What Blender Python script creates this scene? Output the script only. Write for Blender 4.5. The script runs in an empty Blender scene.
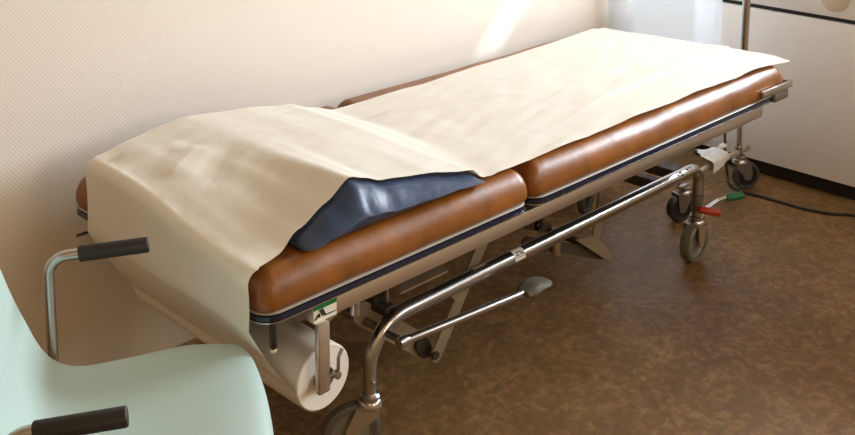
import bpy, bmesh, math, random
from mathutils import Vector, Matrix, noise
random.seed(4)
PI = math.pi
S = bpy.context.scene
COL = S.collection
S.view_settings.view_transform = 'Standard'
S.view_settings.look = 'None'
S.view_settings.exposure = 0.0

# ------------------------------------------------------------------ materials
def new_mat(name):
    m = bpy.data.materials.new(name); m.use_nodes = True
    nt = m.node_tree
    return m, nt, nt.nodes['Principled BSDF']

def mat(name, col, rough=.5, metal=0., spec=.5, coat=0., bump=0., bscale=80., var=0., vscale=6., trans=0., sheen=0., col2=None):
    m, nt, b = new_mat(name)
    N, L = nt.nodes, nt.links
    b.inputs['Base Color'].default_value = (*col, 1)
    b.inputs['Roughness'].default_value = rough
    b.inputs['Metallic'].default_value = metal
    b.inputs['Specular IOR Level'].default_value = spec
    b.inputs['Coat Weight'].default_value = coat
    b.inputs['Sheen Weight'].default_value = sheen
    tc = N.new('ShaderNodeTexCoord')
    if var or col2:
        n = N.new('ShaderNodeTexNoise'); n.inputs['Scale'].default_value = vscale; n.inputs['Detail'].default_value = 6
        L.new(tc.outputs['Object'], n.inputs['Vector'])
        r = N.new('ShaderNodeValToRGB')
        c2 = col2 or tuple(c * (1 - var) for c in col)
        r.color_ramp.elements[0].color = (*c2, 1); r.color_ramp.elements[1].color = (*col, 1)
        r.color_ramp.elements[0].position = .35; r.color_ramp.elements[1].position = .65
        L.new(n.outputs['Fac'], r.inputs['Fac']); L.new(r.outputs['Color'], b.inputs['Base Color'])
    if bump:
        n = N.new('ShaderNodeTexNoise'); n.inputs['Scale'].default_value = bscale; n.inputs['Detail'].default_value = 4
        L.new(tc.outputs['Object'], n.inputs['Vector'])
        bp = N.new('ShaderNodeBump'); bp.inputs['Strength'].default_value = bump; bp.inputs['Distance'].default_value = .002
        L.new(n.outputs['Fac'], bp.inputs['Height']); L.new(bp.outputs['Normal'], b.inputs['Normal'])
    return m

M = {}
M['chrome'] = mat('chrome', (.50, .48, .46), .25, 1.)
M['steel'] = mat('brushed_steel', (.66, .60, .52), .36, 1., bump=.15, bscale=60)
M['dull_steel'] = mat('dull_steel', (.25, .225, .19), .42, .85)
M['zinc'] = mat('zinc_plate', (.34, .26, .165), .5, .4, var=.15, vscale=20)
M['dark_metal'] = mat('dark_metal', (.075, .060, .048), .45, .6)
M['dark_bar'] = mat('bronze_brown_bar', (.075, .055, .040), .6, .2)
M['black_plastic'] = mat('black_plastic', (.018, .017, .016), .42)
M['grip'] = mat('black_foam_grip', (.022, .019, .017), .62, bump=.25, bscale=500)
M['tyre'] = mat('dark_grey_rubber', (.055, .053, .05), .6)
M['tyre_grey'] = mat('grey_rubber', (.10, .09, .072), .5)
M['tyre_olive'] = mat('olive_grey_rubber', (.15, .135, .095), .4)
M['hub'] = mat('hub_black', (.02, .02, .02), .4)
M['wheel_grey'] = mat('wheel_grey', (.20, .185, .15), .35)
M['piping'] = mat('cream_piping', (.37, .31, .235), .4)
M['navy_band'] = mat('navy_band', (.006, .010, .030), .22, spec=.7)
M['green'] = mat('green_plastic', (.0, .13, .035), .4)
M['red'] = mat('red_plastic', (.42, .03, .01), .4)
M['pedal'] = mat('grey_rubber_pedal', (.13, .112, .078), .6, bump=.3, bscale=100)
M['sticker_white'] = mat('sticker_white', (.78, .74, .64), .5)
M['sticker_green'] = mat('sticker_green', (.0, .17, .04), .5)
M['ink'] = mat('ink', (.015, .013, .012), .6)
M['cabinet'] = mat('cabinet_laminate', (.84, .80, .76), .38, var=.03, vscale=3)
M['cabinet_dark'] = mat('cabinet_plinth', (.012, .011, .010), .5)
M['pull'] = mat('beige_pull', (.66, .57, .46), .5)
M['cloth_white'] = mat('white_cloth', (.80, .78, .74), .8, bump=.3, bscale=60)
M['base'] = mat('baseboard_paint', (.40, .29, .17), .6)
M['frame_white'] = mat('window_frame_paint', (.80, .80, .78), .4)
M['cable'] = mat('cable_rubber', (.012, .012, .012), .4)
M['cardboard'] = mat('cardboard_core', (.09, .06, .04), .8)

# leather
def leather():
    m, nt, b = new_mat('cognac_leather'); N, L = nt.nodes, nt.links
    tc = N.new('ShaderNodeTexCoord')
    n = N.new('ShaderNodeTexNoise'); n.inputs['Scale'].default_value = 9; n.inputs['Detail'].default_value = 8; n.inputs['Roughness'].default_value = .65
    L.new(tc.outputs['Object'], n.inputs['Vector'])
    r = N.new('ShaderNodeValToRGB')
    e = r.color_ramp.elements
    e[0].position = .3; e[0].color = (.130, .040, .005, 1)
    e[1].position = .72; e[1].color = (.33, .112, .014, 1)
    L.new(n.outputs['Fac'], r.inputs['Fac']); L.new(r.outputs['Color'], b.inputs['Base Color'])
    b.inputs['Roughness'].default_value = .36
    v = N.new('ShaderNodeTexVoronoi'); v.inputs['Scale'].default_value = 260
    n2 = N.new('ShaderNodeTexNoise'); n2.inputs['Scale'].default_value = 14; n2.inputs['Detail'].default_value = 3
    L.new(tc.outputs['Object'], v.inputs['Vector']); L.new(tc.outputs['Object'], n2.inputs['Vector'])
    b1 = N.new('ShaderNodeBump'); b1.inputs['Strength'].default_value = .12; b1.inputs['Distance'].default_value = .001
    b2 = N.new('ShaderNodeBump'); b2.inputs['Strength'].default_value = .35; b2.inputs['Distance'].default_value = .006
    L.new(v.outputs['Distance'], b1.inputs['Height']); L.new(n2.outputs['Fac'], b2.inputs['Height'])
    L.new(b1.outputs['Normal'], b2.inputs['Normal']); L.new(b2.outputs['Normal'], b.inputs['Normal'])
    return m
M['leather'] = leather()

def paper():
    m, nt, b = new_mat('crepe_paper'); N, L = nt.nodes, nt.links
    tc = N.new('ShaderNodeTexCoord')
    n = N.new('ShaderNodeTexNoise'); n.inputs['Scale'].default_value = 5; n.inputs['Detail'].default_value = 5
    L.new(tc.outputs['Object'], n.inputs['Vector'])
    r = N.new('ShaderNodeValToRGB'); e = r.color_ramp.elements
    e[0].color = (.82, .775, .675, 1); e[1].color = (.88, .845, .765, 1)
    L.new(n.outputs['Fac'], r.inputs['Fac']); L.new(r.outputs['Color'], b.inputs['Base Color'])
    b.inputs['Roughness'].default_value = .75; b.inputs['Specular IOR Level'].default_value = .2
    n2 = N.new('ShaderNodeTexNoise'); n2.inputs['Scale'].default_value = 260; n2.inputs['Detail'].default_value = 3
    mp = N.new('ShaderNodeMapping'); mp.inputs['Scale'].default_value = (1, .35, 1)
    L.new(tc.outputs['Object'], mp.inputs['Vector']); L.new(mp.outputs['Vector'], n2.inputs['Vector'])
    b1 = N.new('ShaderNodeBump'); b1.inputs['Strength'].default_value = .22; b1.inputs['Distance'].default_value = .0015
    L.new(n2.outputs['Fac'], b1.inputs['Height']); L.new(b1.outputs['Normal'], b.inputs['Normal'])
    tr = N.new('ShaderNodeBsdfTranslucent'); tr.inputs['Color'].default_value = (.8, .68, .45, 1)
    mx = N.new('ShaderNodeMixShader'); mx.inputs['Fac'].default_value = .10
    out = N['Material Output']
    L.new(b.outputs['BSDF'], mx.inputs[1]); L.new(tr.outputs['BSDF'], mx.inputs[2]); L.new(mx.outputs['Shader'], out.inputs['Surface'])
    return m
M['paper'] = paper()

def vinyl():
    m, nt, b = new_mat('blue_vinyl'); N, L = nt.nodes, nt.links
    b.inputs['Base Color'].default_value = (.030, .052, .115, 1)
    b.inputs['Roughness'].default_value = .42
    tc = N.new('ShaderNodeTexCoord')
    n2 = N.new('ShaderNodeTexNoise'); n2.inputs['Scale'].default_value = 16; n2.inputs['Detail'].default_value = 3
    L.new(tc.outputs['Object'], n2.inputs['Vector'])
    b1 = N.new('ShaderNodeBump'); b1.inputs['Strength'].default_value = .5; b1.inputs['Distance'].default_value = .008
    L.new(n2.outputs['Fac'], b1.inputs['Height']); L.new(b1.outputs['Normal'], b.inputs['Normal'])
    return m
M['vinyl'] = vinyl()

def chairmat():
    m, nt, b = new_mat('mint_plastic')
    b.inputs['Base Color'].default_value = (.43, .555, .515, 1)
    b.inputs['Roughness'].default_value = .42
    b.inputs['Subsurface Weight'].default_value = 0
    return m
M['mint'] = chairmat()

def wallmat():
    m, nt, b = new_mat('embossed_wallpaper'); N, L = nt.nodes, nt.links
    b.inputs['Base Color'].default_value = (.81, .74, .655, 1)
    b.inputs['Roughness'].default_value = .7
    b.inputs['Specular IOR Level'].default_value = .25
    tc = N.new('ShaderNodeTexCoord')
    mp = N.new('ShaderNodeMapping'); mp.inputs['Rotation'].default_value = (0, math.radians(38), 0)
    L.new(tc.outputs['Object'], mp.inputs['Vector'])
    hs = []
    for sc, ax, d in ((98, 'X', .8), (98, 'Z', .8)):
        w = N.new('ShaderNodeTexWave'); w.wave_type = 'BANDS'; w.bands_direction = ax
        w.inputs['Scale'].default_value = sc / 2; w.inputs['Distortion'].default_value = d; w.inputs['Detail'].default_value = 1
        L.new(mp.outputs['Vector'], w.inputs['Vector']); hs.append(w)
    mul = N.new('ShaderNodeMath'); mul.operation = 'MULTIPLY'
    L.new(hs[0].outputs['Fac'], mul.inputs[0]); L.new(hs[1].outputs['Fac'], mul.inputs[1])
    bp = N.new('ShaderNodeBump'); bp.inputs['Strength'].default_value = .26; bp.inputs['Distance'].default_value = .0012
    L.new(mul.outputs['Value'], bp.inputs['Height']); L.new(bp.outputs['Normal'], b.inputs['Normal'])
    return m
M['wall'] = wallmat()

def floormat():
    m, nt, b = new_mat('marbled_linoleum'); N, L = nt.nodes, nt.links
    tc = N.new('ShaderNodeTexCoord')
    n = N.new('ShaderNodeTexNoise'); n.inputs['Scale'].default_value = 4.5; n.inputs['Detail'].default_value = 10; n.inputs['Roughness'].default_value = .68; n.inputs['Distortion'].default_value = 1.6
    n3 = N.new('ShaderNodeTexNoise'); n3.inputs['Scale'].default_value = 45; n3.inputs['Detail'].default_value = 6; n3.inputs['Distortion'].default_value = .8
    L.new(tc.outputs['Object'], n.inputs['Vector']); L.new(tc.outputs['Object'], n3.inputs['Vector'])
    mx = N.new('ShaderNodeMath'); mx.operation = 'MULTIPLY_ADD'; mx.inputs[1].default_value = .55
    L.new(n3.outputs['Fac'], mx.inputs[0])
    m2 = N.new('ShaderNodeMath'); m2.operation = 'MULTIPLY'; m2.inputs[1].default_value = .5
    L.new(n.outputs['Fac'], m2.inputs[0]); L.new(m2.outputs['Value'], mx.inputs[2])
    r = N.new('ShaderNodeValToRGB'); e = r.color_ramp.elements
    e[0].position = .36; e[0].color = (.130, .068, .023, 1)
    e[1].position = .72; e[1].color = (.36, .205, .082, 1)
    k = e.new(.52); k.color = (.190, .103, .038, 1)
    L.new(mx.outputs['Value'], r.inputs['Fac']); L.new(r.outputs['Color'], b.inputs['Base Color'])
    b.inputs['Roughness'].default_value = .5; b.inputs['Specular IOR Level'].default_value = .3
    bp = N.new('ShaderNodeBump'); bp.inputs['Strength'].default_value = .08; bp.inputs['Distance'].default_value = .002
    L.new(n3.outputs['Fac'], bp.inputs['Height']); L.new(bp.outputs['Normal'], b.inputs['Normal'])
    return m
M['floor'] = floormat()

def sheer():
    m, nt, b = new_mat('sheer_fabric'); N, L = nt.nodes, nt.links
    out = N['Material Output']
    d = N.new('ShaderNodeBsdfDiffuse'); d.inputs['Color'].default_value = (.74, .77, .80, 1)
    t = N.new('ShaderNodeBsdfTranslucent'); t.inputs['Color'].default_value = (.80, .84, .88, 1)
    tp = N.new('ShaderNodeBsdfTransparent'); tp.inputs['Color'].default_value = (.93, .95, .97, 1)
    m1 = N.new('ShaderNodeMixShader'); m1.inputs['Fac'].default_value = .5
    m2 = N.new('ShaderNodeMixShader'); m2.inputs['Fac'].default_value = .30
    L.new(d.outputs[0], m1.inputs[1]); L.new(t.outputs[0], m1.inputs[2])
    L.new(m1.outputs[0], m2.inputs[1]); L.new(tp.outputs[0], m2.inputs[2]); L.new(m2.outputs[0], out.inputs['Surface'])
    return m
M['sheer'] = sheer()

def glassmat():
    m, nt, b = new_mat('window_glass'); N, L = nt.nodes, nt.links
    b.inputs['Base Color'].default_value = (.9, .95, 1, 1); b.inputs['Roughness'].default_value = .05
    b.inputs['Transmission Weight'].default_value = 1; b.inputs['IOR'].default_value = 1.05
    return m
M['glass'] = glassmat()

# ------------------------------------------------------------------ mesh helpers
def obj(name, bm, m, parent=None, smooth=True, angle=40):
    bmesh.ops.recalc_face_normals(bm, faces=bm.faces)
    me = bpy.data.meshes.new(name); bm.to_mesh(me); bm.free()
    o = bpy.data.objects.new(name, me); COL.objects.link(o)
    for k in (m if isinstance(m, (list, tuple)) else [m]): me.materials.append(M[k])
    if smooth:
        for p in me.polygons: p.use_smooth = True
        try: me.set_sharp_from_angle(angle=math.radians(angle))
        except Exception: pass
    if parent:
        o.parent = parent
        o.matrix_parent_inverse = parent.matrix_basis.inverted() if parent.type == 'EMPTY' else Matrix.Identity(4)
    return o

def tag(o, label, cat, group=None):
    o['label'] = label; o['category'] = cat
    if group: o['group'] = group
    return o
def thing(name, label, cat, loc=(0, 0, 0), group=None):
    o = bpy.data.objects.new(name, None); COL.objects.link(o); o.location = loc; o.empty_display_size = .05
    return tag(o, label, cat, group)
def struct(o): o['kind'] = 'structure'; return o

def box(bm, x0, x1, y0, y1, z0, z1, bev=0., seg=2, mtx=None):
    vs = [bm.verts.new((x, y, z)) for x in (x0, x1) for y in (y0, y1) for z in (z0, z1)]
    f = [(0, 1, 3, 2), (4, 6, 7, 5), (0, 4, 5, 1), (2, 3, 7, 6), (0, 2, 6, 4), (1, 5, 7, 3)]
    fs = [bm.faces.new([vs[i] for i in q]) for q in f]
    if bev:
        es = list({e for q in fs for e in q.edges})
        r = bmesh.ops.bevel(bm, geom=es, offset=bev, segments=seg, affect='EDGES', profile=.5)
        vs = list({v for v in r['verts']} | {v for v in vs if v.is_valid})
    if mtx is not None: bmesh.ops.transform(bm, matrix=mtx, verts=[v for v in vs if v.is_valid])
    return bm
def B(*a, **k): return box(bmesh.new(), *a, **k)

def obb(bm, a, b, w, h, bev=.001, up=(0, 0, 1)):
    """flat bar from a to b, width w (sideways) and height h (along up)"""
    a, b = Vector(a), Vector(b); d = (b - a); L = d.length; X = d.normalized()
    Y = Vector(up).cross(X).normalized(); Z = X.cross(Y)
    m = Matrix((X, Y, Z)).transposed().to_4x4(); m.translation = a
    return box(bm, 0, L, -w / 2, w / 2, -h / 2, h / 2, bev, 1, m)

def rounded(pts, r=.05, seg=8):
    """polyline with filleted corners; r number or list per inner corner"""
    P = [Vector(p) for p in pts]; out = [P[0]]
    for i in range(1, len(P) - 1):
        rr = r[i - 1] if isinstance(r, (list, tuple)) else r
        a, c, b = P[i - 1], P[i], P[i + 1]
        u = (a - c).normalized(); v = (b - c).normalized()
        ang = u.angle(v); t = rr / math.tan(ang / 2)
        t = min(t, (a - c).length * .95, (b - c).length * .95)
        p0, p1 = c + u * t, c + v * t
        rad = t * math.tan(ang / 2)
        cen = c + (u + v).normalized() * (rad / math.sin(ang / 2))
        e0, e1 = p0 - cen, p1 - cen
        for k in range(seg + 1):
            s = k / seg; q = e0.lerp(e1, s)
            th = e0.angle(e1)
            q = (e0 * math.sin((1 - s) * th) + e1 * math.sin(s * th)) / math.sin(th)
            out.append(cen + q)
    out.append(P[-1]); return out

def tube(bm, pts, r, n=16, cap=True, flat=1.0):
    P = [Vector(p) for p in pts]
    T = []
    for i in range(len(P)):
        a = P[max(i - 1, 0)]; b = P[min(i + 1, len(P) - 1)]; T.append((b - a).normalized())
    ref = Vector((0, 0, 1)) if abs(T[0].z) < .9 else Vector((1, 0, 0))
    Nn = (ref - T[0] * ref.dot(T[0])).normalized()
    rings = []
    for i, p in enumerate(P):
        if i: Nn = (Nn - T[i] * Nn.dot(T[i])).normalized()
        Bn = T[i].cross(Nn)
        rr = r[i] if isinstance(r, (list, tuple)) else r
        rings.append([bm.verts.new(p + (Nn * math.cos(2 * PI * k / n) * flat + Bn * math.sin(2 * PI * k / n)) * rr) for k in range(n)])
    for a, b in zip(rings, rings[1:]):
        for k in range(n): bm.faces.new((a[k], a[(k + 1) % n], b[(k + 1) % n], b[k]))
    if cap:
        bm.faces.new(rings[0][::-1]); bm.faces.new(rings[-1])
    return bm
def T(*a, **k): return tube(bmesh.new(), *a, **k)

def lathe(bm, prof, c, axis, n=40):
    """prof = [(radius, along)], turned about axis through c"""
    A = Vector(axis).normalized(); ref = Vector((0, 0, 1)) if abs(A.z) < .9 else Vector((1, 0, 0))
    U = (ref - A * ref.dot(A)).normalized(); V = A.cross(U); c = Vector(c); rings = []
    for r, h in prof:
        if r < 1e-6: rings.append([bm.verts.new(c + A * h)])
        else: rings.append([bm.verts.new(c + A * h + (U * math.cos(2 * PI * k / n) + V * math.sin(2 * PI * k / n)) * r) for k in range(n)])
    for a, b in zip(rings, rings[1:]):
        for k in range(n):
            q = [a[k % len(a)], a[(k + 1) % len(a)], b[(k + 1) % len(b)], b[k % len(b)]]
            q = list(dict.fromkeys(q))
            if len(q) > 2: bm.faces.new(q)
    return bm

def rrect(x0, x1, y0, y1, r, seg=6, sub=24):
    """outline points of a rounded rectangle, long sides subdivided"""
    out = []
    cs = [(x1 - r, y1 - r, 0), (x0 + r, y1 - r, 90), (x0 + r, y0 + r, 180), (x1 - r, y0 + r, 270)]
    for i, (cx, cy, a) in enumerate(cs):
        arc = [(cx + r * math.cos(math.radians(a + 90 * k / seg)), cy + r * math.sin(math.radians(a + 90 * k / seg))) for k in range(seg + 1)]
        out += arc
        nx, ny, na = cs[(i + 1) % 4]
        nxt = (nx + r * math.cos(math.radians(na)), ny + r * math.sin(math.radians(na)))
        for k in range(1, sub):
            s = k / sub; out.append((arc[-1][0] * (1 - s) + nxt[0] * s, arc[-1][1] * (1 - s) + nxt[1] * s))
    return out

def loft(x0, x1, y0, y1, rings, corner=.04, sub=24, fn=None):
    bm = bmesh.new(); R = []
    for ins, z in rings:
        o = rrect(x0 + ins, x1 - ins, y0 + ins, y1 - ins, max(corner - ins * .6, .004), 6, sub)
        R.append([bm.verts.new((p[0], p[1], z)) for p in o])
    n = len(R[0])
    for a, b in zip(R, R[1:]):
        for k in range(n): bm.faces.new((a[k], a[(k + 1) % n], b[(k + 1) % n], b[k]))
    bm.faces.new(R[0][::-1]); bm.faces.new(R[-1])
    if fn:
        for v in bm.verts: v.co = fn(v.co)
    return bm

def sm(a, b, x):
    t = min(1, max(0, (x - a) / (b - a))); return t * t * (3 - 2 * t)
def lin(pts, x):
    if x <= pts[0][0]: return pts[0][1]
    for (a, p), (b, q) in zip(pts, pts[1:]):
        if x <= b:
            t = (x - a) / (b - a); t = t * t * (3 - 2 * t) * .6 + t * .4
            return p + (q - p) * t
    return pts[-1][1]

# ------------------------------------------------------------------ camera
cd = bpy.data.cameras.new('camera'); cam = bpy.data.objects.new('camera', cd); COL.objects.link(cam)
a, b_, c_ = math.radians(-9.23), math.radians(.292), math.radians(-45.21)
F = Vector((math.cos(a) * math.sin(-c_), math.cos(a) * math.cos(c_), math.sin(a)))
Rt = Vector((math.cos(c_), math.sin(c_), 0)); Up = Rt.cross(F)
R2 = Rt * math.cos(b_) + Up * math.sin(b_); U2 = -Rt * math.sin(b_) + Up * math.cos(b_)
mw = Matrix((R2, U2, -F)).transposed().to_4x4(); mw.translation = (-.959, -1.321, 1.414)
cam.matrix_world = mw
cd.sensor_fit = 'HORIZONTAL'; cd.sensor_width = 36; cd.lens = 1067.7 / 855 * 36
cd.shift_y = -(217.5 + 57.3) / 855; cd.clip_start = .02
S.camera = cam

# ------------------------------------------------------------------ setting
WY = .73; XC = 2.42; WX = 1.99
struct(obj('floor', B(-3, 4.62, -3.2, WY + .12, -.1, 0), 'floor', smooth=False))
# wall with window opening (x WX..2.95, z .25..2.1)
bm = bmesh.new()
box(bm, -3, WX, WY, WY + .12, 0, 2.6)
struct(obj('wall_back', bm, 'wall', smooth=False))
struct(obj('wall_back', B(WX, 3.1, WY, WY + .12, 0, .18), 'wall', smooth=False))
struct(obj('wall_back', B(WX, 3.1, WY, WY + .12, 2.1, 2.6), 'wall', smooth=False))
struct(obj('wall_back', B(3.1, 4.5, WY, WY + .12, 0, 2.6), 'wall', smooth=False))
struct(obj('wall_right', B(4.5, 4.62, -3.2, WY + .12, 0, 2.6), 'wall', smooth=False))
bm = bmesh.new(); box(bm, -3, WX, WY - .012, WY, .0, .075, .003); struct(obj('baseboard_back', bm, 'base'))
wf = bmesh.new()
for q in ((WX, WX + .04, .18, 2.1), (3.04, 3.08, .18, 2.1), (WX + .04, 3.04, .18, .22), (WX + .04, 3.04, 2.06, 2.1)):
    box(wf, q[0], q[1], WY + .03, WY + .09, q[2], q[3], .004)
w = struct(obj('window_1', wf, 'frame_white'))
gp = obj('window_pane', B(WX + .04, 3.04, WY + .055, WY + .061, .22, 2.06), 'glass', w, smooth=False)

# ------------------------------------------------------------------ examination couch
bed = thing('examination_couch', 'long examination couch with cognac brown leather pads on a chrome wheeled base', 'couch', (.9, .32, 0))
X1 = 1.805; SEAM = .686; W = .656; ZP = .533
def padrings(z0, z1):
    out = [(.006, z0), (.001, z0 + .006)]
    for k in range(0, 13):
        t = k / 12 * PI / 2
        out.append((.036 * (1 - math.cos(t)) ** 1.0, z0 + .014 + (z1 - z0 - .014) * math.sin(t) * .955))
    out += [(.055, z0 + .014 + (z1 - z0 - .014) * .97), (.09, z0 + .014 + (z1 - z0 - .014) * .985), (.15, z1)]
    return out
def wob(sx):
    def f(co):
        n = noise.noise(Vector((co.x * 7 + sx, co.y * 7, co.z * 9))) * .0022
        return Vector((co.x, co.y - n * (1 if co.y < .3 else -1), co.z + n * (co.z - ZP) / .07))
    return f
head_pad = obj('head_pad', loft(0, SEAM, 0, W, padrings(ZP, .603), .028, 30, wob(1)), 'leather', bed, angle=70)
foot_pad = obj('foot_pad', loft(SEAM + .001, X1, 0, W, padrings(ZP, .604), .028, 50, wob(9)), 'leather', bed, angle=70)
for q0, q1 in ((0, SEAM - .006), (SEAM + .004, X1)):
    obj('piping', loft(q0 - .001, q1 + .001, -.001, W + .001, [(.004, .529), (.001, .5298), (0, .531), (.001, .5322), (.003, .533)], .037, 8), 'piping', bed)
    obj('edge_band', loft(q0 - .001, q1 + .001, -.002, W + .002, [(.004, .5185), (.0, .5195), (0, .5275), (.003, .5285)], .036, 8), 'navy_band', bed)
    obj('edge_strip', loft(q0 - .002, q1 + .002, -.0035, W + .0035, [(.006, .5155), (.0, .516), (.0, .5185), (.006, .519)], .036, 8), 'chrome', bed)
    obj('base_board', loft(q0 + .012, q1 - .012, .012, W - .012, [(0, .506), (0, .519)], .03, 4), 'dark_metal', bed, smooth=False)

# side rails, end rails
for y0 in (.014, W - .034):
    obj('side_rail', B(.112, 1.70, y0, y0 + .022, .474, .505, .002), 'steel', bed)
obj('end_rail', B(.112, .134, .036, W - .034, .476, .502, .002), 'dull_steel', bed)
obj('end_rail', B(1.678, 1.70, .036, W - .034, .476, .502, .002), 'dull_steel', bed)
# chrome clamp at foot corner
bm = bmesh.new(); box(bm, 1.645, 1.812, -.014, -.004, .541, .561, .003)
box(bm, 1.804, 1.814, -.012, .05, .541, .561, .003)
obj('corner_rail', bm, 'chrome', bed)
obj('corner_clamp', B(1.72, 1.80, -.010, .03, .512, .538, .005), 'dull_steel', bed)
# knobs under the head corner
def knob(x, y, z0, z1, name='adjusting_knob'):
    k = obj(name, T([(x, y, z0), (x, y, z0 - .012), (x, y, z1 + .004), (x, y, z1)], [.003, .0055, .0065, .004], 12), 'black_plastic', bed)
    obj('tip', lathe(bmesh.new(), [(0, -.005), (.005, -.0035), (.0065, 0), (.005, .004), (0, .005)], (x, y, z1 - .001), (0, 0, 1), 14), 'sticker_white', k)
knob(.043, .035, .504, .447)
obj('latch_pin', T([(.06, W - .04, .478), (-.012, W - .04, .478)], .0035, 10), 'chrome', bed)
obj('latch_pin', T([(.06, W - .055, .470), (.02, W - .055, .478)], .003, 10), 'chrome', bed)

# label on the rail end
lab = obj('rail_label', B(.112, .163, .0115, .0145, .475, .508), 'sticker_white', bed, smooth=False)
obj('green_stripe', B(.112, .163, .0105, .0125, .4985, .508), 'sticker_green', lab, smooth=False)
bm = bmesh.new()
def stroke(bm, x0, z0, x1, z1, w, y=.0105):
    x0 = .1125 + (x0 - .125) * .88; x1 = .1125 + (x1 - .125) * .88; z0 = .4660 + (z0 - .4615) * .85; z1 = .4660 + (z1 - .4615) * .85
    obb(bm, (x0, y, z0 + .0155), (x1, y, z1 + .0155), .0015, w, 0, up=(-(z1 - z0), 0, (x1 - x0)))
stroke(bm, .1275, .4615, .137, .4700, .0022)
stroke(bm, .1320, .4690, .1385, .4700, .0030)
stroke(bm, .1375, .4715, .1385, .4640, .0022)
for k in range(3): stroke(bm, .1385 + k * .0036, .4800, .1460 + k * .0036, .4655, .0019)
stroke(bm, .151, .4640, .180, .4640, .0012)
obj('label_print', bm, 'ink', lab, smooth=False)

# paper roll bracket
br = obj('roll_bracket', B(.114, .138, .0, .013, .347, .475, .0015), 'steel', bed)
obj('bracket_foot', B(.1145, .1375, .001, .012, .3455, .348, .0005), 'dark_metal', br)
obj('roll_bracket', B(.112, .136, .605, .618, .347, .47, .0015), 'steel', bed)
obj('roll_spindle', T([(.146, .014, .353), (.146, .612, .353)], .008, 12), 'dull_steel', bed)
lv = T(rounded([(.139, .006, .372), (.155, -.004, .376), (.156, -.004, .404), (.163, -.004, .416)], .006, 5), [.0032] * 1 + [.0032] * 50, 8) if False else None
pts = rounded([(.134, .006, .371), (.152, -.004, .374), (.153, -.004, .404), (.162, -.004, .417)], .006, 5)
cl = obj('roll_clamp_lever', T(pts, .0032, 8), 'chrome', bed)
bm = lathe(bmesh.new(), [(0, -.008), (.007, -.006), (.008, 0), (.007, .006), (0, .008)], (.150, -.002, .372), (0, 1, 0), 14)
obj('lever_hub', bm, 'chrome', cl)

# chassis tubes
TZ = .287; AX, BX = .401, 1.680; YN, YF = .19, .60
def side_tube(y):
    p = rounded([(AX, y, .128), (AX, y, TZ), (BX, y, TZ), (BX, y, .128)], [.095, .045], 12)
    P = []
    for i, (u, v) in enumerate(zip(p, p[1:])):
        n = max(1, int((v - u).length / .05))
        for k in range(n): P.append(u.lerp(v, k / n))
    P.append(p[-1])
    rad = [(.0138 if (q.x < AX + .05) else .0158) if q.z < TZ - .06 else .0172 - (.0018 * sm(BX - .08, BX, q.x) + .002 * sm(AX + .06, AX, q.x)) for q in P]
    for _ in range(4): rad = [rad[0]] + [(rad[i - 1] + rad[i] + rad[i + 1]) / 3 for i in range(1, len(rad) - 1)] + [rad[-1]]
    return T(P, rad, 20)
nt_ = obj('base_tube', side_tube(YN), 'chrome', bed)
obj('base_tube', side_tube(YF), 'chrome', bed)
# stickers on near tube
def wrap(x0, x1, m, name, parent, r=.0176, a0=20, a1=125, y=YN, z=TZ):
    bm = bmesh.new(); pr = None
    for k in range(13):
        t = math.radians(a0 + (a1 - a0) * k / 12)
        cy, cz = y - r * math.sin(t) , z + r * math.cos(t)
        c = (bm.verts.new((x0, cy, cz)), bm.verts.new((x1, cy, cz)))
        if pr: bm.faces.new((pr[0], pr[1], c[1], c[0]))
        pr = c
    return obj(name, bm, m, parent)
st = wrap(.842, .878, 'sticker_white', 'tube_sticker', nt_, a0=0, a1=100)
for (x0, x1, a0, a1) in ((.846, .858, 52, 62), (.862, .876, 50, 60), (.850, .855, 30, 44), (.858, .862, 26, 42), (.864, .869, 34, 46), (.845, .878, 70, 74)):
    wrap(x0, x1, 'ink', 'sticker_print', nt_, .0179, a0, a1)
for (x0, x1, a0, a1) in ((1.545, 1.553, 30, 50), (1.558, 1.570, 24, 40), (1.562, 1.574, 50, 66), (1.596, 1.604, 20, 42), (1.610, 1.618, 20, 42)):
    wrap(x0, x1, 'ink', 'sticker_print', nt_, .0177, a0, a1)

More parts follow.
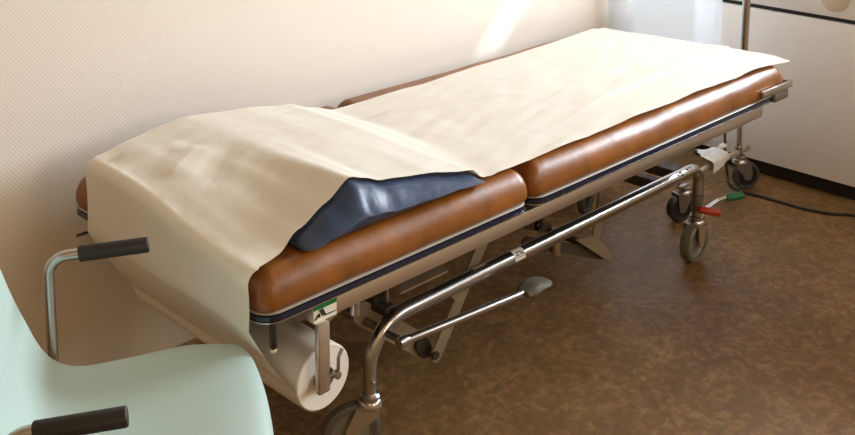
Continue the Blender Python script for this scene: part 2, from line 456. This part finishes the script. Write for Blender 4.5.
# castors: castor > fork, wheel, tyre
def castor(parent, x, y, ang, wheel='wheel_grey', tyre='tyre', top=.142, off=.040, R=.062, collar='chrome', wide=1.):
    d = Vector((math.cos(math.radians(ang)), math.sin(math.radians(ang)), 0)); s = Vector((-d.y, d.x, 0))
    bm = bmesh.new()
    lathe(bm, [(0, top), (.017, top), (.021, top - .004), (.021, top - .012), (.025, top - .016), (.026, top - .026), (.021, top - .031), (0, top - .031)], (x, y, 0), (0, 0, 1), 28)
    cst = obj('castor', bm, collar, parent)
    c = Vector((x, y, 0)) + d * off + Vector((0, 0, R))
    bm = bmesh.new()
    zt = top - .024
    # fork plates as tapering polygons, top bridge
    for sg in (-1, 1):
        base = [(Vector((x, y, zt)) - d * .020), (Vector((x, y, zt)) + d * .034), (c + d * .016 + Vector((0, 0, .012))), (c + d * .010 - Vector((0, 0, .012))), (c - d * .010 - Vector((0, 0, .012))), (c - d * .020 + Vector((0, 0, .010))), (Vector((x, y, zt - .022)) - d * .014)]
        v0 = [bm.verts.new(p + s * sg * .0165 * wide) for p in base]; v1 = [bm.verts.new(p + s * sg * .0190 * wide) for p in base]
        bm.faces.new(v0); bm.faces.new(v1[::-1])
        for k in range(len(base)): bm.faces.new((v0[k], v0[(k + 1) % 7], v1[(k + 1) % 7], v1[k]))
    mt = Matrix((d, s, Vector((0, 0, 1)))).transposed().to_4x4(); mt.translation = (x, y, 0)
    box(bm, -.020, .034, -.019 * wide, .019 * wide, zt - .003, zt + .002, .001, 1, mt)
    tube(bm, [c - s * .021, c + s * .021], .007, 10)
    obj('fork', bm, 'zinc' if wheel == 'wheel_grey' else 'dull_steel', cst)
    bm = lathe(bmesh.new(), [(0, -.011), (.012, -.011), (.016, -.008), (R * .62, -.006), (R * .70, -.011), (R * .74, -.010), (R * .74, .010), (R * .70, .011), (R * .62, .006), (.016, .008), (.012, .011), (0, .011)], c, s, 40)
    obj('wheel', bm, wheel, cst)
    bm = lathe(bmesh.new(), [(a_, b2 * wide) for a_, b2 in [(R * .74, -.012), (R * .86, -.0135), (R * .97, -.010), (R, -.004), (R, .004), (R * .97, .010), (R * .86, .0135), (R * .74, .012), (R * .74, -.012)]], c, s, 48)
    obj('tyre', bm, tyre, cst)
    return cst
castor(bed, AX, YN, 152, tyre='tyre_grey')
castor(bed, BX, YN, 184, tyre='tyre_olive', off=.010, wide=1.35)
castor(bed, AX, YF, 190, 'hub')
castor(bed, BX, YF, 20, 'hub', off=.045)
# grub screws
obj('grub_screw', T([(AX - .004, YN - .014, .170), (AX - .006, YN - .021, .170)], .005, 10), 'chrome', bed)
obj('tube_sleeve', T([(BX, YN, .21), (BX, YN, .155)], .018, 18), 'dull_steel', bed)

# brake lever at near foot castor
bl = obj('brake_lever', T(rounded([(BX - .005, YN - .02, .158), (BX + .055, YN - .035, .178), (BX + .100, YN - .045, .178)], .03, 5), .0055, 10), 'chrome', bed)
obj('green_pedal', T([(BX + .088, YN - .043, .178), (BX + .092, YN - .044, .178), (BX + .152, YN - .058, .172), (BX + .156, YN - .059, .1715)], [.007, .0105, .0115, .008], 14), 'green', bl)
obj('red_pedal', T([(BX - .030, YN - .022, .172), (BX - .026, YN - .024, .171), (BX + .014, YN - .062, .160), (BX + .017, YN - .065, .159)], [.007, .0105, .0115, .008], 14), 'red', bl)

# cross tubes of base
def bar(name, a, b, w, h, m, up=(0, 0, 1), par=bed): return obj(name, obb(bmesh.new(), a, b, w, h, .0015, up), m, par)
bar('cross_bar', (.47, YN + .01, .292), (.47, YF - .01, .292), .03, .02, 'dark_metal')
bar('cross_bar', (1.60, YN + .012, .282), (1.60, YF - .01, .282), .05, .03, 'dark_bar')
bar('cross_bar', (1.50, YN + .012, .275), (1.50, YF - .01, .275), .03, .03, 'dark_bar')
bar('cross_bar', (.72, .13, .45), (.72, .58, .45), .03, .03, 'dark_metal')
# longitudinal inner members
for y in (.27, .52):
    if y > .3: bar('inner_rail', (.30, y, .465), (1.62, y, .465), .03, .02, 'dark_metal')
    if y > .3: bar('lower_rail', (.47, y, .27), (1.60, y, .27), .025, .028, 'dark_bar')

# lifting arms
def flat_arm(name, y, p0, p1, w, m, t=.006, hole=True):
    """flat rounded strap in an xz plane"""
    a = Vector((p0[0], 0, p0[1])); b = Vector((p1[0], 0, p1[1])); X = (b - a).normalized(); Z = Vector((-X.z, 0, X.x))
    out = []
    for k in range(9):
        th = PI / 2 + PI * k / 8; out.append(a + (X * math.cos(th) + Z * math.sin(th)) * w / 2)
    for k in range(9):
        th = -PI / 2 + PI * k / 8; out.append(b + (X * math.cos(th) + Z * math.sin(th)) * w / 2)
    bm = bmesh.new()
    f = bm.faces.new([bm.verts.new((p.x, y, p.z)) for p in out])
    r = bmesh.ops.extrude_face_region(bm, geom=[f])
    bmesh.ops.translate(bm, vec=(0, t, 0), verts=[v for v in r['geom'] if isinstance(v, bmesh.types.BMVert)])
    o = obj(name, bm, m, bed)
    if hole:
        obj('pivot_bolt', lathe(bmesh.new(), [(0, -.004), (.006, -.004), (.008, -.001), (.008, 0), (.0, 0)], (p0[0], y, p0[1]), (0, 1, 0), 16), 'chrome', o)
    return o
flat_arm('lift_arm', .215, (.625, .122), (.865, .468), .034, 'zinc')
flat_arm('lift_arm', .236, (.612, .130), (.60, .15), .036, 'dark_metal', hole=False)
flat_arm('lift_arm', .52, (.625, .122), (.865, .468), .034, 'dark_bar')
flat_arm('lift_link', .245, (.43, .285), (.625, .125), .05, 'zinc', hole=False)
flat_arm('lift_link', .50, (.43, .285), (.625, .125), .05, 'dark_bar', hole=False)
flat_arm('lift_hook', .212, (.668, .262), (.69, .235), .02, 'zinc')
obj('pivot_tube', T([(.618, .21, .125), (.618, .53, .125)], .010, 12), 'dark_metal', bed)
obj('lever_shaft', T([(.438, .13, .265), (.438, .60, .265)], .0085, 12), 'dull_steel', bed)
# flat plate seen between rail and tube
bm = bmesh.new(); vs = [bm.verts.new(p) for p in ((.46, .16, .352), (.60, .16, .352), (.66, .28, .358), (.53, .28, .358))]
f = bm.faces.new(vs); r = bmesh.ops.extrude_face_region(bm, geom=[f]); bmesh.ops.translate(bm, vec=(0, 0, -.004), verts=[v for v in r['geom'] if isinstance(v, bmesh.types.BMVert)])
obj('cover_plate', bm, 'zinc', bed, smooth=False)
# head mechanism
obj('ratchet_pin', T([(.248, .06, .475), (.248, .06, .425)], .010, 14), 'chrome', bed)
obj('gas_spring', T([(.30, .15, .43), (.36, .19, .395), (.42, .23, .35)], [.018, .026, .018], 16), 'dull_steel', bed)
obj('gas_spring', T([(.33, .22, .43), (.52, .36, .30)], .014, 14), 'black_plastic', bed)
bar('brace_bar', (.155, .05, .440), (.40, .17, .40), .006, .012, 'zinc')
bar('brace_bar', (.30, .03, .455), (.44, .24, .34), .005, .03, 'dark_bar')
bm = bmesh.new(); tube(bm, [(.485, .27, .27), (.485, .27, .325)], .013, 12); tube(bm, [(.485, .27, .26), (.485, .27, .27)], .018, 12)
obj('pivot_block', bm, 'chrome', bed)
bar('pivot_plate', (.50, .25, .25), (.50, .25, .33), .02, .006, 'steel', up=(1, 0, 0))
# foot lever
fl = obj('foot_lever', T([(.433, .13, .265), (.438, .13, .265), (.835, .13, .230)], [.007, .0095, .0085], 14), 'chrome', bed)
obj('lever_end', lathe(bmesh.new(), [(0, -.012), (.011, -.011), (.012, 0), (.011, .014), (0, .015)], (.436, .13, .265), (1, 0, -.06), 16), 'chrome', fl)
# pedal pad: curved block
bm = bmesh.new(); G = []
for i in range(13):
    u = i / 12; row = []
    for j in range(9):
        v = j / 8
        th = lin([(0, .008), (.3, .012), (1, .005)], u)
        w_ = .028 * (1 - .35 * sm(.75, 1, u)) * (1 - .25 * sm(.25, 0, u))
        x = .818 + .086 * u; z = .230 + .008 * math.sin(u * PI * .8) - .004 * u
        row.append((x, .13 + (v - .5) * 2 * w_, z, th * math.sqrt(max(0, 1 - ((v - .5) * 2) ** 4)) + .002))
    G.append(row)
top = [[bm.verts.new((x, y, z + t)) for x, y, z, t in r] for r in G]; bot = [[bm.verts.new((x, y, z - t * .6)) for x, y, z, t in r] for r in G]
for i in range(12):
    for j in range(8):
        bm.faces.new((top[i][j], top[i + 1][j], top[i + 1][j + 1], top[i][j + 1])); bm.faces.new((bot[i][j], bot[i][j + 1], bot[i + 1][j + 1], bot[i + 1][j]))
for i in range(12):
    for j in (0, 8): bm.faces.new((top[i][j], top[i + 1][j], bot[i + 1][j], bot[i][j]))
for j in range(8):
    for i in (0, 12): bm.faces.new((top[i][j], top[i][j + 1], bot[i][j + 1], bot[i][j]))
obj('pedal_pad', bm, 'pedal', fl)
# second scissor set near the foot
def tri(name, pts, t, m):
    bm = bmesh.new(); f = bm.faces.new([bm.verts.new(p) for p in pts]); f.normal_update(); nrm = f.normal.copy()
    r = bmesh.ops.extrude_face_region(bm, geom=[f]); bmesh.ops.translate(bm, vec=nrm * t, verts=[v for v in r['geom'] if isinstance(v, bmesh.types.BMVert)])
    return obj(name, bm, m, bed, smooth=False)
Ym = .30
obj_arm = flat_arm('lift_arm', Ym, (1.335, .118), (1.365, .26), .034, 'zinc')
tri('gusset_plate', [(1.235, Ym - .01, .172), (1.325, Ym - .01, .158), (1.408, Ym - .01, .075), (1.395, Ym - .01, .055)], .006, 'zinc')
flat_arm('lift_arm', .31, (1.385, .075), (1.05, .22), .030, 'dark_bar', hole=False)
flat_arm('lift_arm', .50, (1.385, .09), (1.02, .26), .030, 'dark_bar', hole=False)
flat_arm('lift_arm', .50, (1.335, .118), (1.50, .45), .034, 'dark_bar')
obj('pivot_tube', T([(1.385, .30, .085), (1.385, .52, .085)], .010, 12), 'dark_metal', bed)
obj('lift_cylinder', T([(1.13, .40, .21), (1.20, .40, .30), (1.23, .40, .34)], [.022, .028, .028], 18), 'dark_bar', bed)
obj('stop_foot', T([(1.16, .30, .225), (1.16, .30, .158), (1.16, .30, .150)], [.012, .013, .010], 14), 'steel', bed)

# ------------------------------------------------------------------ pillow
def env_near(x): return lin([(.02, .603), (.06, .608), (.12, .628), (.18, .658), (.235, .690), (.27, .678), (.31, .662), (.42, .648), (.53, .630), (.560, .607), (.60, .604)], x)
def env_far(x): return lin([(.0, .636), (.025, .650), (.09, .660), (.24, .673), (.36, .664), (.50, .648), (.56, .626), (.63, .605)], x)
def env(x, y):
    w_ = sm(.02, .42, y)
    return env_near(x) * (1 - w_) + env_far(x) * w_
bm = bmesh.new(); NX = 72; Vp = []
PX0, PX1 = .103, .557
for i in range(NX + 1):
    u = i / NX; x = PX0 + (PX1 - PX0) * u
    e = min(1, min(u, 1 - u) * 16); e = math.sqrt(1 - (1 - e) ** 2)
    h = max(.003, env(x, .05) - .607 - .003) * (.25 + .75 * e)
    row = []
    inn = .020 * (1 - e)
    wr = lambda k: noise.noise(Vector((x * 30, k * 1.5, 4))) * .0035 * e
    gx = math.exp(-((x - .245) / .012) ** 2)            # pinched corner fold
    near = [(.036 + inn, 0), (.020 + inn, .04), (.010 + inn + wr(1), .22), (.004 + inn + wr(1), .36), (.010 + inn + wr(2) * .6 + .006 * gx, .42), (.021 + inn + wr(3) + .004 * gx, .60), (.034 + inn + wr(4), .80), (.046 + inn, .93), (.060 + inn, 1.0)]
    z0 = .6065
    for (yy, t) in near: row.append((x, yy, z0 + h * t))
    for k in range(1, 21):
        yy = .060 + .52 * k / 20; hh = max(.003, env(x, yy) - .607 - .004) * (.25 + .75 * e)
        row.append((x, yy, z0 + hh))
    row += [(x, .594 - inn, z0 + hh * .7), (x, .598 - inn, z0 + hh * .3), (x, .590 - inn, z0)]
    Vp.append([bm.verts.new(p) for p in row])
for r0, r1 in zip(Vp, Vp[1:]):
    n_ = len(r0)
    for j in range(n_): bm.faces.new((r0[j], r1[j], r1[(j + 1) % n_], r0[(j + 1) % n_]))
bm.faces.new(Vp[0]); bm.faces.new(Vp[-1][::-1])
pil = obj('wedge_pillow', bm, 'vinyl', angle=80)
tag(pil, 'navy blue vinyl wedge pillow peeking out from under the paper sheet', 'pillow')

# ------------------------------------------------------------------ paper roll + sheet
RC = (.148, .353); RR = .060
roll = thing('paper_roll', 'thick roll of examination paper hung under the head end of the couch', 'paper roll', (RC[0], .3, RC[1]))
bm = bmesh.new()
prof = [(.020, .032), (.030, .0312), (.045, .0318), (RR - .002, .031), (RR, .033), (RR, .577), (RR - .003, .58), (.02, .58), (.02, .032)]
lathe(bm, prof, (RC[0], 0, RC[1]), (0, 1, 0), 64)
obj('wound_paper', bm, 'paper', roll)
obj('cardboard_core', lathe(bmesh.new(), [(.0185, .026), (.0205, .026), (.0205, .584), (.0185, .584), (.0185, .026)], (RC[0], 0, RC[1]), (0, 1, 0), 32), 'cardboard', roll)

# sheet: list of (x,z) path positions as function of y
XS = []
bm = bmesh.new()
NV = 150
def near_edge(x):   # y of the near paper edge on top of the bed
    return lin([(-.02, .024), (.05, .034), (.113, .056), (.24, .058), (.40, .052), (.50, .032), (.60, .026), (.80, .029), (1.0, .030), (1.36, .032), (1.62, .028), (1.80, .014)], x)
def far_edge(x):
    return lin([(-.02, .563), (.2, .595), (.6, .570), (.9, .572), (1.2, .584), (1.5, .600), (1.78, .626)], x)
rowsP = []
for k in range(16):    # bottom of the roll, wrapping clockwise up to the tangent
    th = math.radians(-60 - (118) * k / 15)   # from under the roll to its head side
    rowsP.append(('r', th))
for k in range(1, 15): rowsP.append(('d', k / 15))
for k in range(0, 11): rowsP.append(('e', k / 10))
x = .012
while x < 1.800: rowsP.append(('t', x)); x += .010 if x < .7 else .0135
rowsP.append(('t', 1.808))
def cr(x, y, x0, y0, x1, y1, h, w):
    dx, dy = x1 - x0, y1 - y0; L2 = dx * dx + dy * dy; t = ((x - x0) * dx + (y - y0) * dy) / L2
    if t < 0 or t > 1: return 0
    d = abs((x - x0) * dy - (y - y0) * dx) / math.sqrt(L2)
    return h * max(0, 1 - d / w) * min(1, t * 6, (1 - t) * 6)
V = []
for kind, s in rowsP:
    row = []
    for j in range(NV + 1):
        v = j / NV
        if kind == 'r':
            ye0, ye1 = .034, .572; y = ye0 + (ye1 - ye0) * v
            r_ = RR + .0015; p = (RC[0] + r_ * math.cos(s), y, RC[1] + r_ * math.sin(s))
        elif kind == 'd':
            A_ = (RC[0] - RR - .0015, RC[1] + .002); th = math.radians(-178)
            A_ = (RC[0] + (RR + .0015) * math.cos(th), RC[1] + (RR + .0015) * math.sin(th))
            Bx, Bz = -.0125 + .0 * v, .505
            y0 = .034 + (near_edge(-.02) - .034) * s; y1 = .572 + (far_edge(-.02) - .572) * s; y = y0 + (y1 - y0) * v
            bow = -.010 * math.sin(PI * s)
            p = (A_[0] + (Bx - A_[0]) * s + bow * .5, y, A_[1] + (Bz - A_[1]) * s)
        elif kind == 'e':
            y = near_edge(-.02) + (far_edge(-.02) - near_edge(-.02)) * v
            zt = env(.0, y) + .004; zt = max(zt, .607) + .014 * sm(.15, .5, y)
            if s < .5: q = s / .5; p = (-.0125 + .002 * math.sin(q * PI), y, .505 + (zt - .022 - .505) * q)
            else:
                q = (s - .5) / .5 * PI / 2; p = (-.0125 + .0225 * (1 - math.cos(q)), y, zt - .022 + .022 * math.sin(q))
        else:
            x = s; a0, a1 = near_edge(x), far_edge(x); y = a0 + (a1 - a0) * v
            z = max(env(x, y) + .0035, .6090)
            z = z + (max(env(0, y) + .004, .607) + .014 * sm(.15, .5, y) - z) * sm(.05, .0, x) if x < .05 else z
            if x < .09: z = max(z, .607 + .0)
            # follow the rounded leather edge near side / far side away from the pillow
            flat_ = sm(.50, .60, x)
            z -= flat_ * .003 * sm(.05, .0, y) ; z -= flat_ * .012 * sm(.60, .66, y)
            damp = .45 + .55 * sm(.25, .6, x)
            z += noise.noise(Vector((x * 3.2, y * 4.5, 1))) * .0035 * damp + .0012 * damp
            z += noise.noise(Vector((x * 9, y * 16, 5))) * .0016 * damp
            z += noise.noise(Vector((x * 5 + y * 9, y * 26 - x * 9, 8))) * .0016 * damp + noise.noise(Vector((x * 14 - y * 6, y * 40, 4))) * .0008 + noise.noise(Vector((x * 40, y * 14 + x * 5, 6))) * .0006
            yl = .157 + (x - 1.06) * .046 + .004 * math.sin(x * 11)
            z += .0035 * sm(yl - .003, yl + .003, y) * sm(yl + .09, yl + .01, y) * sm(1.04, 1.2, x)
            z += cr(x, y, .60, .479, 1.10, .315, .007, .012)
            # folds on the pillow
            z += cr(x, y, .05, .36, .17, .44, .005, .05) + cr(x, y, .08, .28, .22, .40, -.003, .04) + cr(x, y, .02, .52, .16, .47, .006, .03)
            # edge flutter
            z += max(0, .0025 * math.sin(x * 23 + 1) * sm(.04, .0, y - a0)) if x > .6 else 0
            z -= .006 * sm(1.72, 1.797, x) * sm(.10, .01, y) 
            if x > 1.76: z -= .006 * sm(.35, .6, y)
            p = (x + (.040 * (1 - v) - .020 * v) * sm(1.6, 1.8, x), y, z)
        q = Vector(p)
        if kind in 'de':
            q.x += noise.noise(Vector((q.y * 5, q.z * 6, 2))) * .004 * (1 if kind == 'd' else .5) - .001
        row.append(bm.verts.new(q))
    V.append(row)
for r0, r1 in zip(V, V[1:]):
    for j in range(NV): bm.faces.new((r0[j], r0[j + 1], r1[j + 1], r1[j]))
sheet = obj('paper_sheet', bm, 'paper', angle=180)
tag(sheet, 'cream crepe paper sheet laid along the couch and over its pillow', 'paper sheet')

# ------------------------------------------------------------------ chair
fv = Vector((.845, -.536, 0)); lvv = Vector((.536, .845, 0)); LC = -.16
def CP(f, l, z): return fv * f + lvv * (l + LC) + Vector((0, 0, z))
o0 = CP(-.2, 0, 0)
chair = thing('armchair', 'pale mint plastic shell chair with chrome arms and black grips', 'chair', o0)
# shell profile
prof = [(-.004, .428), (-.006, .440), (-.017, .452), (-.040, .458), (-.09, .459), (-.16, .456), (-.22, .452), (-.27, .451), (-.305, .456), (-.332, .470), (-.350, .492), (-.364, .525), (-.378, .565), (-.392, .610), (-.406, .66), (-.420, .71), (-.432, .76), (-.440, .80), (-.444, .82)]
PP = []
for (a, b) in zip(prof, prof[1:]):
    for k in range(3): PP.append((a[0] + (b[0] - a[0]) * k / 3, a[1] + (b[1] - a[1]) * k / 3))
PP.append(prof[-1])
for _ in range(3):
    PP = [PP[0]] + [((PP[i - 1][0] + 2 * PP[i][0] + PP[i + 1][0]) / 4, (PP[i - 1][1] + 2 * PP[i][1] + PP[i + 1][1]) / 4) for i in range(1, len(PP) - 1)] + [PP[-1]]
bm = bmesh.new(); V = []; NL = 36; n = len(PP)
cum = [0]
for i in range(1, n): cum.append(cum[-1] + math.hypot(PP[i][0] - PP[i - 1][0], PP[i][1] - PP[i - 1][1]))
Ltot = cum[-1]
for i, (f, z) in enumerate(PP):
    s = cum[i]
    hw = lin([(0, .190), (.05, .216), (.13, .222), (.22, .212), (.34, .194), (.42, .178), (.52, .162), (.64, .156), (.72, .14)], s)
    # rounded corners front / top
    if s < .06: hw -= .05 * (1 - math.sqrt(max(0, 1 - (1 - s / .06) ** 2)))
    e = Ltot - s
    if e < .07: hw -= .07 * (1 - math.sqrt(max(0, 1 - (1 - e / .07) ** 2)))
    a_ = PP[max(0, i - 1)]; b2 = PP[min(n - 1, i + 1)]; tx, tz = b2[0] - a_[0], b2[1] - a_[1]; L_ = math.hypot(tx, tz); nx, nz = tz / L_, -tx / L_   # surface normal towards sitter
    row = []
    for j in range(NL + 1):
        v = -1 + 2 * j / NL
        up = .006 * abs(v) ** 3 * sm(.03, .16, s)
        dish = -.006 * (1 - v * v) * sm(.05, .2, s)
        fr = -.012 * abs(v) ** 3 * sm(.08, 0, s)
        o = up + dish
        row.append(bm.verts.new(CP(f + nx * o + fr, v * hw, z + nz * o)))
    V.append(row)
for r0, r1 in zip(V, V[1:]):
    for j in range(NL): bm.faces.new((r0[j], r0[j + 1], r1[j + 1], r1[j]))
sh = obj('shell', bm, 'mint', chair, angle=180)
md = sh.modifiers.new('t', 'SOLIDIFY'); md.thickness = .010; md.offset = 0
md = sh.modifiers.new('b', 'BEVEL'); md.width = .0035; md.segments = 3; md.limit_method = 'ANGLE'; md.angle_limit = math.radians(50)
# arms/legs: chrome tubes
for sg, zz in ((1, .640), (-1, .626)):
    L0 = .227 * sg; fo = 0 if sg > 0 else -.012
    L1 = .219 * sg
    p = rounded([CP(-.375, L1, .0), CP(-.343, L1, .36), CP(-.335, L1, .47), CP(-.335, L0, zz), CP(-.275 + fo, L0, zz + .004), CP(-.19 + fo, L0, zz + .008)], [.05, .05, .030, .04], 8)
    arm = obj('arm_tube', T(p, .0088, 16), 'chrome', chair)
    obj('arm_grip', T([CP(-.288 + fo, L0, zz + .0025), CP(-.2865 + fo, L0, zz + .0027), CP(-.181 + fo, L0, zz + .0078), CP(-.179 + fo, L0, zz + .008)], [.0112, .0128, .0128, .0112], 20), 'grip', arm)
    obj('leg', T([CP(-.345, L1, .43), CP(-.10, sg * .19, .43), CP(-.06, sg * .20, .40), CP(-.03, sg * .215, .0)], .0088, 12), 'chrome', chair)
    obj('rubber_foot', T([CP(-.030, sg * .215, .012), CP(-.030, sg * .215, .0)], .012, 12), 'black_plastic', chair)
obj('seat_bar', T([CP(-.12, -.185, .432), CP(-.12, .185, .432)], .008, 12), 'chrome', chair)

# ------------------------------------------------------------------ cabinet
cab = thing('cabinet', 'wide pale grey cabinet with black seam and black plinth behind the foot end', 'cabinet', (XC + .2, -.1, 0))
CY0, CY1 = -1.15, .66
obj('plinth', B(XC + .03, 3.0, CY0 + .01, CY1 - .01, 0, .058), 'cabinet_dark', cab, smooth=False)
obj('carcass', B(XC + .02, 3.02, CY0, CY1, .055, .90, .002), 'cabinet_dark', cab)
obj('lower_panel', B(XC, XC + .02, CY0, CY1, .056, .598, .003), 'cabinet', cab)
dr = obj('upper_panel', B(XC, XC + .02, CY0, CY1, .614, .90, .003), 'cabinet', cab)
obj('worktop', B(XC - .02, 3.04, CY0 - .01, CY1 + .01, .90, .93, .004), 'cabinet', cab)
bm = lathe(bmesh.new(), [(0, -.004), (.046, -.004), (.050, -.0015), (.050, .0), (0, .0)], (XC, .146, .683), (1, 0, 0), 40)
obj('round_pull', bm, 'pull', dr)

# ------------------------------------------------------------------ sheer curtain
bm = bmesh.new(); V = []; NU = 120; NZ = 40
for i in range(NU + 1):
    u = i / NU; row = []
    for j in range(NZ + 1):
        w_ = j / NZ; z = .10 + 1.98 * w_
        xx = 1.935 + .455 * u; yy = .700 - .165 * u ** 1.3
        am = .013 * (.6 + .4 * math.sin(u * 5)) * (1 - .35 * w_)
        yy += am * math.sin(u * 19 + 2 * math.sin(u * 6) + .8 * math.sin(w_ * 4)) - .02 * math.sin(PI * u) * math.exp(-((z - .45) / .3) ** 2)
        row.append(bm.verts.new((xx, min(yy, .72), z)))
    V.append(row)
for r0, r1 in zip(V, V[1:]):
    for j in range(NZ): bm.faces.new((r0[j], r0[j + 1], r1[j + 1], r1[j]))
cur = obj('sheer_curtain', bm, 'sheer', angle=180)
tag(cur, 'translucent white sheer curtain hanging at the window beyond the foot end', 'curtain')

# ------------------------------------------------------------------ rolling stand
stand = thing('rolling_stand', 'upright chrome pole on a wheeled bar standing behind the foot end', 'stand', (2.25, .37, 0))
obj('pole_sleeve', T([(2.252, .371, .36), (2.252, .371, 1.75)], .0130, 18), 'chrome', stand)
obj('pole', T([(2.252, .371, .13), (2.252, .371, .40)], .0088, 16), 'chrome', stand)
obj('base_bar', T([(1.86, .366, .135), (2.318, .371, .135)], .0095, 14), 'steel', stand)
obj('pole_socket', T([(2.252, .371, .155), (2.252, .371, .125)], .013, 14), 'chrome', stand)
castor(stand, 1.90, .366, 160, 'hub', tyre='hub', top=.118, off=.014, R=.046)
castor(stand, 2.262, .371, 327, 'hub', top=.122, off=.026, R=.048)

# cloth over the bar
bm = bmesh.new(); V = []
A_, D_, B_, C_ = Vector((2.20, .507, .118)), Vector((2.05, .384, .163)), Vector((2.20, .384, .165)), Vector((2.14, .380, .166))
for i in range(26):
    u = i / 25; row = []
    for j in range(31):
        wf_ = j / 30; w_ = min(1, wf_ / .7)
        p = A_.lerp(D_, w_).lerp(B_.lerp(C_, w_), u)
        p.z += noise.noise(Vector((u * 4, w_ * 5, 3))) * .012 + .012 * math.exp(-((u - .85) / .12) ** 2); p.x += noise.noise(Vector((u * 3, w_ * 9, 9))) * .012
        if wf_ > .7: p.z -= (wf_ - .7) / .3 * .045 * (1 - .4 * u); p.y -= .036 * min(1, (wf_ - .7) * 25)
        row.append(bm.verts.new(p))
    V.append(row)
for r0, r1 in zip(V, V[1:]):
    for j in range(30): bm.faces.new((r0[j], r0[j + 1], r1[j + 1], r1[j]))
cl = obj('draped_cloth', bm, 'cloth_white', angle=180)
cl.modifiers.new('s', 'SOLIDIFY').thickness = .002
tag(cl, 'crumpled white cloth lying over the wheeled bar of the stand', 'cloth')

# cable
pts = [(2.413, .50, .285), (2.385, .49, .27), (2.365, .487, .20), (2.35, .475, .10), (2.32, .445, .015), (2.258, .395, .006), (2.238, .345, .005), (2.243, .28, .005), (2.249, .20, .005), (2.25, .13, .005), (2.275, .05, .005), (2.315, -.01, .005), (2.33, -.15, .005), (2.32, -.4, .005), (2.35, -.8, .005)]
def catmull(P, n=8):
    P = [Vector(p) for p in P]; out = []
    for i in range(len(P) - 1):
        a = P[max(0, i - 1)]; b = P[i]; c = P[i + 1]; d = P[min(len(P) - 1, i + 2)]
        for k in range(n):
            t = k / n; out.append(.5 * ((2 * b) + (c - a) * t + (2 * a - 5 * b + 4 * c - d) * t * t + (3 * b - a - 3 * c + d) * t ** 3))
    out.append(P[-1]); return out
ca = obj('cable', T(catmull(pts), .0045, 8), 'cable')
tag(ca, 'thin black cable hanging down and trailing over the floor by the cabinet', 'cable')

# ------------------------------------------------------------------ light
def area(name, loc, aim, sx, sy, e, col, spread=180):
    l = bpy.data.lights.new(name, 'AREA'); l.shape = 'RECTANGLE'; l.size = sx; l.size_y = sy; l.energy = e; l.color = col; l.spread = math.radians(spread)
    o = bpy.data.objects.new(name, l); COL.objects.link(o); o.location = loc
    o.rotation_euler = (Vector(aim) - Vector(loc)).to_track_quat('-Z', 'Y').to_euler(); return o
area('daylight', (4.45, -.75, 1.95), (.6, -.0, .8), 2.4, 1.3, 455, (.82, .91, 1.0))
area('far_window_light', (2.5, -3.1, 1.9), (.2, .4, .6), 1.7, 1.3, 27, (.83, .91, 1.0))
area('warm_cabinet_fill', (.4, -2.7, 1.5), (2.2, -.5, .25), .7, .7, 17, (1.0, .80, .58))  # added warm fill, not a lamp of the room; brightens cabinet front and floor
area('window_light', (2.42, 1.05, 1.2), (2.15, -.4, .6), .85, 1.5, 27, (.88, .94, 1.0))
area('room_fill', (-1.6, -2.4, 2.4), (.3, 0, .4), 1.6, 1.6, 7, (1.0, .68, .40))
# narrow sun streaks falling on the wall
def streak(px, pz, w, h, e):
    d = Vector((.30, -.85, .42)).normalized(); t = Vector((px, WY, pz))
    Y = Vector((.72, 0, .70)); Y = (Y - d * Y.dot(d)).normalized(); X = Y.cross(d)
    l = bpy.data.lights.new('sun_streak', 'AREA'); l.shape = 'RECTANGLE'; l.size = w; l.size_y = h; l.energy = e; l.color = (.95, .98, 1); l.spread = math.radians(2.5)
    o = bpy.data.objects.new('sun_streak', l); COL.objects.link(o)
    m_ = Matrix((X, Y, d)).transposed().to_4x4(); m_.translation = t + d * 1.3; o.matrix_world = m_
for k in range(3): streak(1.615 + .040 * k, .87, .019, .72, .038)
streak(2.16, .80, .07, .50, .08)
wd = bpy.data.worlds.new('world'); S.world = wd; wd.use_nodes = True
bg = wd.node_tree.nodes['Background']; bg.inputs['Color'].default_value = (1.0, .67, .34, 1); bg.inputs['Strength'].default_value = .35
